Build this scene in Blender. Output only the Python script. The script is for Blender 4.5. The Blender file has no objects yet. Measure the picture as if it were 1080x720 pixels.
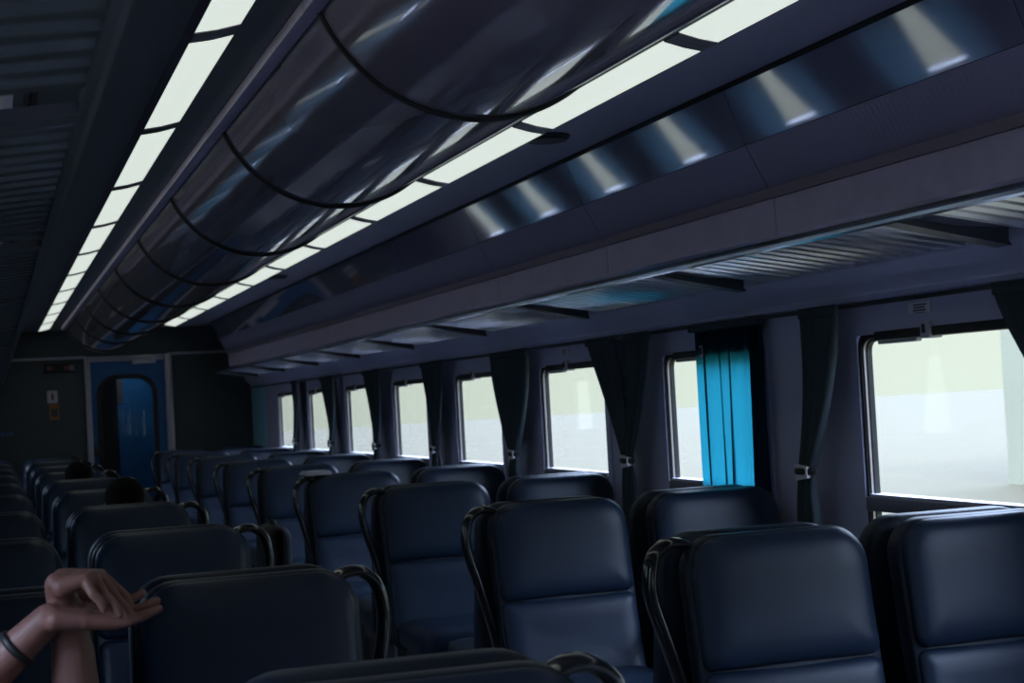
import bpy, bmesh, math, random
from mathutils import Vector, Matrix

random.seed(7)
C = bpy.context.scene.collection
PI = math.pi

# ------------------------------------------------------------------ camera
cam_d = bpy.data.cameras.new('camera')
cam_d.sensor_width = 36.0
cam_d.lens = 1700.0 / 1080.0 * 36.0
cam_d.clip_start = 0.05
cam_d.clip_end = 500
cam_d.dof.use_dof = True
cam_d.dof.focus_distance = 4.0
cam_d.dof.aperture_fstop = 8.0
cam = bpy.data.objects.new('camera', cam_d)
C.objects.link(cam)
RM = Matrix(((0.95003228, 0.04105381, -0.30944022),
             (-0.30746434, -0.04807624, -0.95034433),
             (-0.05389198, 0.99799963, -0.0330514)))
# rows are world axes in camera coordinates; camera looks along -z
RM = Matrix((RM[0], (-RM[1][0] * -1, RM[1][1], RM[1][2]), RM[2]))
M4 = RM.to_4x4()
M4.translation = (0, 0, 1.40)
cam.matrix_world = M4
bpy.context.scene.camera = cam

# ------------------------------------------------------------------ world, sun, exposure
SKY = (0.74, 0.86, 0.765)
sc = bpy.context.scene
sc.view_settings.view_transform = 'Standard'
sc.view_settings.look = 'None'
sc.view_settings.exposure = 0.4
sc.view_settings.gamma = 1.0
sc.view_settings.use_curve_mapping = False
sc.cycles.use_denoising = True
sc.cycles.max_bounces = 10
sc.cycles.diffuse_bounces = 5
sc.cycles.transparent_max_bounces = 16
sc.cycles.sample_clamp_indirect = 6.0
w = bpy.data.worlds.new('overcast_sky')
sc.world = w
w.use_nodes = True
wn = w.node_tree.nodes
wl = w.node_tree.links
bg = wn['Background']
tcw = wn.new('ShaderNodeTexCoord')
sep = wn.new('ShaderNodeSeparateXYZ')
rmp = wn.new('ShaderNodeValToRGB')
rmp.color_ramp.elements[0].position = 0.16
rmp.color_ramp.elements[0].color = (0.268, 0.297, 0.272, 1)
rmp.color_ramp.elements[1].position = 0.55
rmp.color_ramp.elements[1].color = (2.45, 3.05, 4.7, 1)
wl.new(tcw.outputs['Generated'], sep.inputs[0])
wl.new(sep.outputs['Z'], rmp.inputs['Fac'])
wl.new(rmp.outputs['Color'], bg.inputs['Color'])
bg.inputs['Strength'].default_value = 2.5

sun_d = bpy.data.lights.new('sun', 'SUN')
sun_d.energy = 0.8
sun_d.angle = 0.02
sun_d.color = (1.0, 0.98, 0.92)
sun = bpy.data.objects.new('sun', sun_d)
C.objects.link(sun)
sun.rotation_euler = Vector((0.10, 0.62, -0.78)).to_track_quat('-Z', 'Y').to_euler()


# ------------------------------------------------------------------ materials
def mat(name, col, rough=0.5, metal=0.0, spec=0.5, noise=0.0, nscale=40.0, bump=0.0, coat=0.0,
        emit=None, estr=0.0, ior=1.5):
    m = bpy.data.materials.new(name)
    m.use_nodes = True
    nt = m.node_tree
    p = nt.nodes['Principled BSDF']
    p.inputs['Roughness'].default_value = rough
    p.inputs['Metallic'].default_value = metal
    p.inputs['Specular IOR Level'].default_value = spec
    p.inputs['IOR'].default_value = ior
    p.inputs['Coat Weight'].default_value = coat
    p.inputs['Coat Roughness'].default_value = 0.04
    p.inputs['Base Color'].default_value = (*col, 1)
    if noise or bump:
        tc = nt.nodes.new('ShaderNodeTexCoord')
        nz = nt.nodes.new('ShaderNodeTexNoise')
        nz.inputs['Scale'].default_value = nscale
        nz.inputs['Detail'].default_value = 4
        nt.links.new(tc.outputs['Object'], nz.inputs['Vector'])
        if noise:
            r = nt.nodes.new('ShaderNodeValToRGB')
            r.color_ramp.elements[0].position = 0.25
            r.color_ramp.elements[1].position = 0.75
            r.color_ramp.elements[0].color = (*[c * (1 - noise) for c in col], 1)
            r.color_ramp.elements[1].color = (*[min(1, c * (1 + noise)) for c in col], 1)
            nt.links.new(nz.outputs['Fac'], r.inputs['Fac'])
            nt.links.new(r.outputs['Color'], p.inputs['Base Color'])
        if bump:
            b = nt.nodes.new('ShaderNodeBump')
            b.inputs['Strength'].default_value = bump
            b.inputs['Distance'].default_value = 0.004
            nt.links.new(nz.outputs['Fac'], b.inputs['Height'])
            nt.links.new(b.outputs['Normal'], p.inputs['Normal'])
    if emit:
        p.inputs['Emission Color'].default_value = (*emit, 1)
        p.inputs['Emission Strength'].default_value = estr
    return m


M = {}
M['leather'] = mat('navy_leather', (0.014, 0.032, 0.066), 0.42, spec=0.5, noise=0.12, nscale=9, bump=0.06)
M['shell'] = mat('dark_seat_shell', (0.010, 0.020, 0.038), 0.42, spec=0.45, noise=0.1, nscale=20)
M['handle'] = mat('black_gloss_plastic', (0.016, 0.020, 0.024), 0.16, coat=0.5)
M['armrest'] = mat('armrest_rubber', (0.02, 0.024, 0.03), 0.4)
M['metal_dark'] = mat('dark_metal', (0.06, 0.065, 0.07), 0.4, metal=0.7)
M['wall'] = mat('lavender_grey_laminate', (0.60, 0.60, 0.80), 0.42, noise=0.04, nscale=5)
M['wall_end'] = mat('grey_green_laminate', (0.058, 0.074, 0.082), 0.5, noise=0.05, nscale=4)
M['ceiling'] = mat('ceiling_panel_shaded', (0.15, 0.175, 0.19), 0.4, noise=0.05, nscale=4)  # shade of the recess beside the strips put into a dark base colour
M['ceiling_lit'] = mat('ceiling_panel_lit', (0.50, 0.49, 0.64), 0.4, noise=0.05, nscale=4)  # lighter copy of the ceiling colour, painting in the light on the right
M['rack_shaded'] = mat('rack_slat_shaded', (0.10, 0.115, 0.12), 0.45, metal=0.4)  # darker copy of the rack metal; the left rack's shade is in its colour
M['tube'] = mat('plum_grey_duct_lacquer', (0.28, 0.235, 0.30), 0.14, spec=0.6, noise=0.08, nscale=3, coat=0.9)
M['black'] = mat('black_rubber', (0.012, 0.013, 0.014), 0.5)
M['panel'] = mat('glossy_grey_panel', (0.30, 0.285, 0.42), 0.05, spec=1.0, coat=1.0, ior=1.8, noise=0.04, nscale=3)
M['ribbed'] = mat('ribbed_grey_panel', (0.42, 0.39, 0.55), 0.3, spec=0.6)
M['fascia'] = mat('mauve_grey_fascia', (0.60, 0.52, 0.70), 0.42, noise=0.08, nscale=14)
M['strip'] = mat('brownish_strip', (0.34, 0.28, 0.33), 0.45)
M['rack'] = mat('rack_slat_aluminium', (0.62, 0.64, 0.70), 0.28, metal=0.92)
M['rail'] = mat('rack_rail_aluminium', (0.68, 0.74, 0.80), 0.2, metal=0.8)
M['bracket'] = mat('rack_bracket', (0.085, 0.09, 0.105), 0.4)
M['gasket'] = mat('window_gasket', (0.012, 0.013, 0.015), 0.4)
M['winmetal'] = mat('window_bright_trim', (0.48, 0.45, 0.47), 0.3, metal=0.7)
M['sill'] = mat('window_transom_grey', (0.22, 0.22, 0.27), 0.4)
M['floor'] = mat('speckled_floor', (0.30, 0.31, 0.36), 0.35, noise=0.3, nscale=160)
M['door'] = mat('blue_door_paint', (0.020, 0.14, 0.36), 0.3, noise=0.05, nscale=4)
M['doortrim'] = mat('door_frame_aluminium', (0.46, 0.44, 0.52), 0.35, metal=0.3)
M['white'] = mat('white_plastic', (0.62, 0.6, 0.66), 0.5)
M['clip'] = mat('pale_lavender_plastic', (0.85, 0.82, 0.88), 0.4)
M['ink'] = mat('dark_print', (0.05, 0.06, 0.08), 0.6)
M['red'] = mat('red_print', (0.22, 0.05, 0.04), 0.5)
M['orange'] = mat('ochre_print', (0.33, 0.14, 0.04), 0.6)
M['blueprint'] = mat('blue_print', (0.05, 0.16, 0.5), 0.5)
M['lamp'] = mat('lit_diffuser', (0.8, 0.8, 0.8), 0.4, emit=(0.80, 0.88, 0.80), estr=0.65)
M['lamp_pale'] = mat('lit_diffuser_pale', (0.8, 0.8, 0.8), 0.4, emit=(0.74, 0.74, 0.74), estr=0.72)
M['lamp_fill'] = mat('vestibule_fill_lamp', (0.8, 0.8, 0.8), 0.4, emit=(0.8, 0.9, 1.0), estr=9.0)
M['lampcap'] = mat('lamp_housing', (0.10, 0.09, 0.12), 0.3)
M['skin'] = mat('skin', (0.25, 0.118, 0.095), 0.5, noise=0.08, nscale=60, bump=0.1)
M['nail'] = mat('finger_nail', (0.5, 0.28, 0.25), 0.3)
M['hair'] = mat('dark_hair', (0.006, 0.005, 0.004), 0.85, spec=0.15, bump=0.3, nscale=120)
M['shirt'] = mat('dark_shirt', (0.02, 0.022, 0.026), 0.8, noise=0.2, nscale=60)
M['jeans'] = mat('dark_trousers', (0.02, 0.026, 0.045), 0.8, noise=0.2, nscale=60)
M['suitcase'] = mat('black_luggage_fabric', (0.008, 0.009, 0.009), 0.6, noise=0.2, nscale=80)
M['ground'] = mat('pale_concrete', (0.070, 0.056, 0.0225), 0.9, noise=0.05, nscale=0.5)
M['facade'] = mat('pale_facade', (0.215, 0.21, 0.14), 0.9, noise=0.05, nscale=0.6)
M['facade_glass'] = mat('facade_window_glass', (0.14, 0.155, 0.11), 0.5)
M['shellout'] = mat('coach_body', (0.2, 0.22, 0.26), 0.5)
M['daylit_blue'] = mat('daylight_tint_panel', (0.36, 0.74, 0.92), 0.35)
M['teal'] = mat('teal_plastic', (0.02, 0.35, 0.5), 0.4)


def glass_mat():
    m = bpy.data.materials.new('window_glass')
    m.use_nodes = True
    nt = m.node_tree
    nt.nodes.clear()
    o = nt.nodes.new('ShaderNodeOutputMaterial')
    mx = nt.nodes.new('ShaderNodeMixShader')
    t = nt.nodes.new('ShaderNodeBsdfTransparent')
    g = nt.nodes.new('ShaderNodeBsdfGlossy')
    lw = nt.nodes.new('ShaderNodeLayerWeight')
    lw.inputs['Blend'].default_value = 0.5
    pw = nt.nodes.new('ShaderNodeMath')
    pw.operation = 'POWER'
    pw.inputs[1].default_value = 5.0
    fr = nt.nodes.new('ShaderNodeMapRange')
    fr.inputs['To Min'].default_value = 0.03
    fr.inputs['To Max'].default_value = 0.7
    nt.links.new(lw.outputs['Facing'], pw.inputs[0])
    nt.links.new(pw.outputs[0], fr.inputs['Value'])
    t.inputs['Color'].default_value = (0.97, 0.99, 0.97, 1)
    g.inputs['Roughness'].default_value = 0.02
    nt.links.new(fr.outputs[0], mx.inputs[0])
    nt.links.new(t.outputs[0], mx.inputs[1])
    nt.links.new(g.outputs[0], mx.inputs[2])
    nt.links.new(mx.outputs[0], o.inputs[0])
    return m


M['glass'] = glass_mat()


def curtain_mat(name, dcol, tcol, fac):
    m = bpy.data.materials.new(name)
    m.use_nodes = True
    nt = m.node_tree
    nt.nodes.clear()
    o = nt.nodes.new('ShaderNodeOutputMaterial')
    mx = nt.nodes.new('ShaderNodeMixShader')
    d = nt.nodes.new('ShaderNodeBsdfDiffuse')
    t = nt.nodes.new('ShaderNodeBsdfTranslucent')
    tc = nt.nodes.new('ShaderNodeTexCoord')
    mp = nt.nodes.new('ShaderNodeMapping')
    mp.inputs['Scale'].default_value = (260, 260, 90)
    nz = nt.nodes.new('ShaderNodeTexNoise')
    nz.inputs['Scale'].default_value = 1.0
    r = nt.nodes.new('ShaderNodeValToRGB')
    r.color_ramp.elements[0].color = (*[c * 0.85 for c in tcol], 1)
    r.color_ramp.elements[1].color = (*[min(1, c * 1.15) for c in tcol], 1)
    nt.links.new(tc.outputs['Object'], mp.inputs['Vector'])
    nt.links.new(mp.outputs['Vector'], nz.inputs['Vector'])
    nt.links.new(nz.outputs['Fac'], r.inputs['Fac'])
    nt.links.new(r.outputs['Color'], t.inputs['Color'])
    d.inputs['Color'].default_value = (*dcol, 1)
    mx.inputs[0].default_value = fac
    nt.links.new(d.outputs[0], mx.inputs[1])
    nt.links.new(t.outputs[0], mx.inputs[2])
    nt.links.new(mx.outputs[0], o.inputs[0])
    return m


M['curtain'] = curtain_mat('teal_curtain_single_layer', (0.012, 0.03, 0.05), (0.012, 0.17, 0.225), 0.70)
M['curtain_bunched'] = curtain_mat('teal_curtain_gathered', (0.078, 0.102, 0.115), (0.004, 0.10, 0.15), 0.08)


M['curtain_left'] = curtain_mat('teal_curtain_loose', (0.06, 0.085, 0.10), (0.05, 0.13, 0.19), 0.32)


# ------------------------------------------------------------------ mesh builder
class MB:
    def __init__(self):
        self.v = []
        self.f = []
        self.mi = []

    def add(self, vs, fs, mi=0):
        o = len(self.v)
        self.v += [tuple(p) for p in vs]
        self.f += [tuple(i + o for i in f) for f in fs]
        self.mi += [mi] * len(fs)
        return self

    def box(self, x0, x1, y0, y1, z0, z1, mi=0):
        vs = [(x, y, z) for x in (x0, x1) for y in (y0, y1) for z in (z0, z1)]
        fs = [(0, 1, 3, 2), (4, 6, 7, 5), (0, 4, 5, 1), (2, 3, 7, 6), (0, 2, 6, 4), (1, 5, 7, 3)]
        return self.add(vs, fs, mi)

    def bbox(self, x0, x1, y0, y1, z0, z1, b=0.005, seg=2, mi=0):
        bm = bmesh.new()
        bmesh.ops.create_cube(bm, size=1)
        for v in bm.verts:
            v.co = Vector(((x0 + x1) / 2 + v.co.x * (x1 - x0), (y0 + y1) / 2 + v.co.y * (y1 - y0),
                           (z0 + z1) / 2 + v.co.z * (z1 - z0)))
        bmesh.ops.bevel(bm, geom=bm.edges[:], offset=b, segments=seg, affect='EDGES', profile=0.5)
        bm.verts.index_update()
        self.add([v.co[:] for v in bm.verts], [[v.index for v in f.verts] for f in bm.faces], mi)
        bm.free()
        return self

    def prism(self, prof, y0, y1, mi=0, closed=True, ny=1):
        """profile of (x, z) points extruded along Y"""
        n = len(prof)
        vs = []
        for j in range(ny + 1):
            y = y0 + (y1 - y0) * j / ny
            vs += [(x, y, z) for x, z in prof]
        fs = []
        m = n if closed else n - 1
        for j in range(ny):
            for i in range(m):
                k = (i + 1) % n
                fs.append((j * n + i, j * n + k, (j + 1) * n + k, (j + 1) * n + i))
        if closed:
            fs.append(tuple(range(n - 1, -1, -1)))
            fs.append(tuple(ny * n + i for i in range(n)))
        return self.add(vs, fs, mi)

    def tube(self, path, ra, rb=None, n=12, ref=(0, 1, 0), cap=True, mi=0):
        """path with elliptical section: ra across, rb along ref"""
        rb = rb if rb is not None else ra
        path = [Vector(p) for p in path]
        ref = Vector(ref)
        vs = []
        L = len(path)
        for i, p in enumerate(path):
            t = (path[min(i + 1, L - 1)] - path[max(i - 1, 0)]).normalized()
            b = (ref - t * ref.dot(t))
            if b.length < 1e-4:
                b = t.orthogonal()
            b.normalize()
            a = t.cross(b)
            r1 = ra[i] if isinstance(ra, (list, tuple)) else ra
            r2 = rb[i] if isinstance(rb, (list, tuple)) else rb
            for k in range(n):
                an = 2 * PI * k / n
                vs.append(p + a * (r1 * math.cos(an)) + b * (r2 * math.sin(an)))
        fs = []
        for i in range(L - 1):
            for k in range(n):
                q = (k + 1) % n
                fs.append((i * n + k, i * n + q, (i + 1) * n + q, (i + 1) * n + k))
        if cap:
            fs.append(tuple(range(n - 1, -1, -1)))
            fs.append(tuple((L - 1) * n + k for k in range(n)))
        return self.add(vs, fs, mi)

    def rings(self, rings, cap0=True, cap1=True, mi=0):
        n = len(rings[0])
        vs = [p for r in rings for p in r]
        fs = []
        for i in range(len(rings) - 1):
            for k in range(n):
                q = (k + 1) % n
                fs.append((i * n + k, i * n + q, (i + 1) * n + q, (i + 1) * n + k))
        if cap0:
            c = sum((Vector(p) for p in rings[0]), Vector()) / n
            vs.append(tuple(c))
            ci = len(vs) - 1
            fs += [(ci, (k + 1) % n, k) for k in range(n)]
        if cap1:
            c = sum((Vector(p) for p in rings[-1]), Vector()) / n
            vs.append(tuple(c))
            ci = len(vs) - 1
            b = (len(rings) - 1) * n
            fs += [(ci, b + k, b + (k + 1) % n) for k in range(n)]
        return self.add(vs, fs, mi)

    def build(self, name, mats, parent=None, smooth=True, ang=0.6):
        me = bpy.data.meshes.new(name)
        me.from_pydata(self.v, [], self.f)
        mats = mats if isinstance(mats, (list, tuple)) else [mats]
        for m in mats:
            me.materials.append(m)
        me.polygons.foreach_set('material_index', self.mi)
        bm = bmesh.new()
        bm.from_mesh(me)
        bmesh.ops.recalc_face_normals(bm, faces=bm.faces[:])
        bm.to_mesh(me)
        bm.free()
        if smooth:
            me.shade_smooth()
            me.set_sharp_from_angle(angle=ang)
        me.update()
        o = bpy.data.objects.new(name, me)
        C.objects.link(o)
        if parent:
            o.parent = parent
        return o


def tag(o, label, cat, group=None, kind=None):
    o['label'] = label
    o['category'] = cat
    if group:
        o['group'] = group
    if kind:
        o['kind'] = kind
    return o


def empty(name, loc, label, cat, group=None, kind=None, rz=0.0):
    o = bpy.data.objects.new(name, None)
    C.objects.link(o)
    o.location = loc
    o.rotation_euler = (0, 0, rz)
    o.empty_display_size = 0.1
    return tag(o, label, cat, group, kind)


def struct(name, mb, m, label, cat, parent=None, smooth=True):
    o = mb.build(name, m, parent, smooth)
    if parent is None:
        tag(o, label, cat, kind='structure')
    return o


def copy_tree(o, parent=None):
    c = o.copy()
    C.objects.link(c)
    if parent:
        c.parent = parent
    for ch in list(o.children):
        copy_tree(ch, c)
    return c


def catmull(pts, n=6):
    pts = [Vector(p) for p in pts]
    P = [pts[0] * 2 - pts[1]] + pts + [pts[-1] * 2 - pts[-2]]
    out = []
    for i in range(1, len(P) - 2):
        for k in range(n):
            t = k / n
            a, b, c, d = P[i - 1], P[i], P[i + 1], P[i + 2]
            out.append(0.5 * ((2 * b) + (c - a) * t + (2 * a - 5 * b + 4 * c - d) * t * t
                              + (3 * b - a - 3 * c + d) * t ** 3))
    out.append(pts[-1])
    return out


ORD = ['first', 'second', 'third', 'fourth', 'fifth', 'sixth', 'seventh', 'eighth', 'ninth', 'tenth',
       'eleventh', 'twelfth', 'thirteenth', 'fourteenth']

# ------------------------------------------------------------------ coach dimensions (metres)
XL, XR = -0.36, 2.75
XC = 1.195
Y0, YE = -3.2, 17.7
CEIL = 2.335
PITCH = 1.625
WY = [4.738 + PITCH * k for k in range(-5, 8)]      # far edge of every window bay
WW = 0.93
WZ0, WZ1 = 0.80, 1.545
TR0, TR1 = 0.955, 1.005

# ------------------------------------------------------------------ outside
tag(MB().box(-160, 160, -120, 160, -1.2, -1.0).build('ground', M['ground'], smooth=False),
    'pale bright concrete ground outside the coach windows', 'ground', kind='structure')


def building(x0, x1, y0, y1, h, label):
    e = empty('building', ((x0 + x1) / 2, (y0 + y1) / 2, -1.0), label, 'building')
    dx, dy = (x1 - x0) / 2, (y1 - y0) / 2
    MB().box(-dx, dx, -dy, dy, 0, h).build('wall', M['facade'], e, smooth=False)
    MB().box(-dx - .3, dx + .3, -dy - .3, dy + .3, h, h + .35).build('roof', M['facade'], e, smooth=False)
    n = max(2, int(dx * 2 / 2.4))
    for i in range(n):
        for fz in range(int(h // 3)):
            cx = -dx + (i + .5) * 2 * dx / n
            MB().box(cx - .6, cx + .6, -dy - .05, -dy + .02, 1.0 + 3 * fz, 2.5 + 3 * fz).build(
                'window', M['facade_glass'], e, smooth=False)
    n = max(2, int(dy * 2 / 3))
    for i in range(n):
        for fz in range(int(h // 3)):
            cy = -dy + (i + .5) * 2 * dy / n
            MB().box(-dx - .05, -dx + .02, cy - .7, cy + .7, 1.0 + 3 * fz, 2.5 + 3 * fz).build(
                'window', M['facade_glass'], e, smooth=False)
    return e


building(20, 34, 12, 28.7, 9.5, 'pale hazy building seen through the nearest right window')

# ------------------------------------------------------------------ shell
struct('floor', MB().box(XL - .1, XR + .1, Y0, YE + 2.4, -.08, 0), M['floor'],
       'dark speckled coach floor', 'floor', smooth=False)
struct('ceiling', MB().box(XL - .1, XR + .1, Y0, YE + 2.4, CEIL, CEIL + .6), M['ceiling'],
       'grey flat ceiling panels beside the light strips', 'ceiling', smooth=False)


struct('trim_10', MB().box(1.897, 2.224, Y0, YE, CEIL - .003, CEIL + .01), M['ceiling_lit'],
       'ceiling strip painted as lit, between right light strip and overhead panels', 'ceiling strip', smooth=False)


def side_wall(name, x, sgn, label):
    """wall of boxes with window openings; sgn +1 for the right wall"""
    a, b = (x, x + .032) if sgn > 0 else (x - .032, x)
    mb = MB()
    mb.box(a, b, Y0, YE + 2.4, 0, WZ0)
    mb.box(a, b, Y0, YE + 2.4, WZ1, CEIL)
    edges = [Y0]
    for yf in WY:
        edges += [yf - WW, yf]
    edges.append(YE + 2.4)
    for i in range(0, len(edges), 2):
        if edges[i + 1] > edges[i]:
            mb.box(a, b, edges[i], edges[i + 1], WZ0, WZ1)
    return struct(name, mb, M['wall'], label, 'wall', smooth=False)


side_wall('wall_right', XR, 1, 'lavender grey side wall with windows, right of the seats')
side_wall('wall_left', XL, -1, 'lavender grey side wall with windows, left of the seats')


def rrect(u0, u1, v0, v1, r, n=7):
    pts = []
    for cx, cy, a0 in ((u1 - r, v1 - r, 0), (u0 + r, v1 - r, PI / 2), (u0 + r, v0 + r, PI), (u1 - r, v0 + r, 1.5 * PI)):
        for k in range(n):
            a = a0 + PI / 2 * k / (n - 1)
            pts.append((cx + r * math.cos(a), cy + r * math.sin(a)))
    return pts


def ring_frame(x_a, x_b, y0, y1, z0, z1, wd, r, mb=None):
    """rounded-corner frame in the YZ plane between depths x_a and x_b, width wd"""
    mb = mb or MB()
    outer = rrect(y0, y1, z0, z1, r)
    inner = rrect(y0 + wd, y1 - wd, z0 + wd, z1 - wd, max(r - wd, .012))
    n = len(outer)
    vs = [(x_a, u, v) for u, v in outer] + [(x_a, u, v) for u, v in inner] + \
         [(x_b, u, v) for u, v in inner] + [(x_b, u, v) for u, v in outer]
    fs = []
    for i in range(n):
        k = (i + 1) % n
        for a in range(4):
            b = (a + 1) % 4
            fs.append((a * n + i, a * n + k, b * n + k, b * n + i))
    return mb.add(vs, fs)


win_no = 0
for side, x, s in (('right', XR, 1), ('left', XL, -1)):
    for k, yf in enumerate(WY):
        win_no += 1
        ya, yb = yf - WW, yf
        e = empty('window_%d' % win_no, (x, (ya + yb) / 2, WZ0),
                  'coach window on the %s wall' % side, 'window', kind='structure')
        e.location = (0, 0, 0)
        # grey surround covering the square corners of the opening
        ring_frame(x - s * .010, x + s * .03, ya - .045, yb + .045, WZ0 - .045, WZ1 + .04, .052, .07).build(
            'window_surround', M['wall'], e)
        ring_frame(x - s * .004, x + s * .03, ya + .004, yb - .004, WZ0 + .004, WZ1 - .004, .018, .055).build(
            'gasket', M['gasket'], e)
        ring_frame(x + s * .002, x + s * .012, ya + .022, yb - .022, WZ0 + .022, WZ1 - .022, .007, .045).build(
            'window_frame', M['winmetal'], e)
        ring_frame(x + s * .012, x + s * .031, ya + .022, yb - .022, WZ0 + .022, WZ1 - .022, .012, .045).build(
            'outer_gasket', M['gasket'], e)
        MB().bbox(min(x - s * .012, x + s * .04), max(x - s * .012, x + s * .04), ya + .006, yb - .006, TR0, TR1 - .003, .006).build(
            'transom', M['sill'], e)
        MB().box(min(x - s * .008, x + s * .04), max(x - s * .008, x + s * .04), ya + .03, yb - .03, TR1 - .003, TR1 + .006).build(
            'sill_edge', M['white'], e)
        # top blind housing and latch
        MB().bbox(min(x - s * .018, x + s * .03), max(x - s * .018, x + s * .03), ya + .02, yb - .13, WZ1 - .034, WZ1 - .004, .005).build(
            'top_bar', M['gasket'], e)
        MB().bbox(min(x - s * .004, x + s * .018), max(x - s * .004, x + s * .018), yb - .36, yb - .13, WZ1 - .046, WZ1 - .032, .004).build(
            'blind_edge', M['white'], e)
        lt = MB()
        yl = yb - .445
        lt.bbox(min(x - s * .028, x + s * .02), max(x - s * .028, x + s * .02), yl - .026, yl + .024, WZ1 - .040, WZ1 + .012, .004)
        la = lt.build('latch', M['white'], e)
        MB().bbox(min(x - s * .036, x - s * .02), max(x - s * .036, x - s * .02), yl - .006, yl + .004, WZ1 - .024, WZ1 + .004, .003).build(
            'latch_slot', M['ink'], la)
        MB().box(min(x + s * .020, x + s * .025), max(x + s * .020, x + s * .025), ya + .01, yb - .01, WZ0 + .01, WZ1 - .01).build(
            'pane', M['glass'], e, smooth=False)

# notice stickers above right windows
for k, n in ((5, 'nearest'), (7, 'third')):
    yf = WY[k] - .39
    e = empty('notice', (XR - .001, yf, 1.598),
              'small pale printed notice above the %s right window' % n, 'notice')
    MB().box(-.004, 0, -.062, .062, -.021, .021).build('card', M['clip'], e, smooth=False)
    mb = MB()
    for i, (a, b) in enumerate(((-.040, .034), (-.030, .030), (-.034, .036), (-.026, .034))):
        z = .0125 - i * .0085
        mb.box(-.0055, -.004, a, b, z - .0022, z + .0022)
    mb.build('print', M['ink'], e, smooth=False)

# end wall with door opening
DX0, DX1, DZ = 1.016, 1.815, 2.00
ew = MB()
ew.box(XL - .1, DX0, YE, YE + .08, 0, CEIL)
ew.box(DX1, XR + .1, YE, YE + .08, 0, CEIL)
ew.box(DX0, DX1, YE, YE + .08, DZ, CEIL)
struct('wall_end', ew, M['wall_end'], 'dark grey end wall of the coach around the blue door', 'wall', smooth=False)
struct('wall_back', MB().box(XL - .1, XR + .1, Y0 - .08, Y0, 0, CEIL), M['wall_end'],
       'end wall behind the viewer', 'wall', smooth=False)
tm = MB()
tm.bbox(XL, DX0 - .03, YE - .025, YE, 2.028, 2.056, .004)
tm.bbox(DX1 + .03, XR, YE - .025, YE, 2.028, 2.056, .004)
struct('trim_1', tm, M['doortrim'], 'thin pale moulding across the end wall', 'moulding')
struct('trim_2', MB().bbox(XR - .022, XR, 16.88, YE, .0, 1.76, .006), M['daylit_blue'],
       'bright daylight painted pale blue on wall between last right window and end wall', 'wall panel')  # strong daylight on this stretch of wall is painted in as pale blue

# door
d = empty('door_1', (0, 0, 0), 'blue end door with tall round-topped window', 'door', kind='structure')
fr = MB()
fr.bbox(DX0 - .045, DX0 + .012, YE - .05, YE + .09, 0, 2.045, .006)
fr.bbox(DX1 - .012, DX1 + .065, YE - .07, YE + .09, 0, 2.045, .006)
fr.bbox(DX0 + .012, DX1 - .012, YE - .05, YE + .09, 1.985, 2.045, .006)
fr.build('door_frame', M['doortrim'], d)
# leaf with a rounded opening
lx0, lx1 = DX0 + .012, DX1 - .012
wx0, wx1, wz0, wz1 = 1.115, 1.690, .42, 1.815
outer = []
inner = rrect(wx0, wx1, wz0, wz1, .19, n=9)
cx, cz = (wx0 + wx1) / 2, (wz0 + wz1) / 2


def to_rect(u, v, x0, x1, z0, z1):
    dx, dz = u - cx, v - cz
    t = min((x1 - cx) / dx if dx > 1e-6 else ((x0 - cx) / dx if dx < -1e-6 else 1e9),
            (z1 - cz) / dz if dz > 1e-6 else ((z0 - cz) / dz if dz < -1e-6 else 1e9))
    return cx + dx * t, cz + dz * t


n = len(inner)
outer = [to_rect(u, v, lx0, lx1, 0.01, 1.985) for u, v in inner]
lf = MB()
vs = [(u, YE + .01, v) for u, v in outer] + [(u, YE + .01, v) for u, v in inner] + \
     [(u, YE + .05, v) for u, v in inner] + [(u, YE + .05, v) for u, v in outer]
fs = []
for i in range(n):
    k = (i + 1) % n
    for a in range(4):
        b = (a + 1) % 4
        fs.append((a * n + i, a * n + k, b * n + k, b * n + i))
lf.add(vs, fs)
for (px, pz) in ((lx0, .01), (lx1, .01), (lx0, 1.985), (lx1, 1.985)):
    i = min(range(n), key=lambda q: abs(outer[q][0] - px) + abs(outer[q][1] - pz))
    # fill the clipped corner between neighbouring outline points
    cand = sorted(range(n), key=lambda q: abs(outer[q][0] - px) + abs(outer[q][1] - pz))[:2]
    a, b = cand
    lf.add([(outer[a][0], YE + .01, outer[a][1]), (outer[b][0], YE + .01, outer[b][1]), (px, YE + .01, pz)], [(0, 1, 2)])
lf.build('door_leaf', M['door'], d, smooth=False)
gk = MB()
o2 = rrect(wx0 - .03, wx1 + .03, wz0 - .03, wz1 + .03, .215, n=9)
i2 = rrect(wx0 + .02, wx1 - .02, wz0 + .02, wz1 - .02, .175, n=9)
vs = [(u, YE - .006, v) for u, v in o2] + [(u, YE - .006, v) for u, v in i2] + \
     [(u, YE + .05, v) for u, v in i2] + [(u, YE + .05, v) for u, v in o2]
gk.add(vs, fs)
gk.build('window_gasket', M['gasket'], d)
gp = MB()
pn = [(u, v) for u, v in i2]
gp.rings([[(u, YE + .028, v) for u, v in pn], [(u, YE + .034, v) for u, v in pn]])
gp.build('pane', M['glass'], d, smooth=False)
MB().bbox(lx1 - .335, lx1 - .09, YE - .07, YE + .01, 1.948, 2.010, .008).build('door_closer', M['white'], d)
MB().bbox(1.03, 1.085, YE - .05, YE + .012, .98, 1.10, .01).build('door_handle', M['metal_dark'], d)

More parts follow.
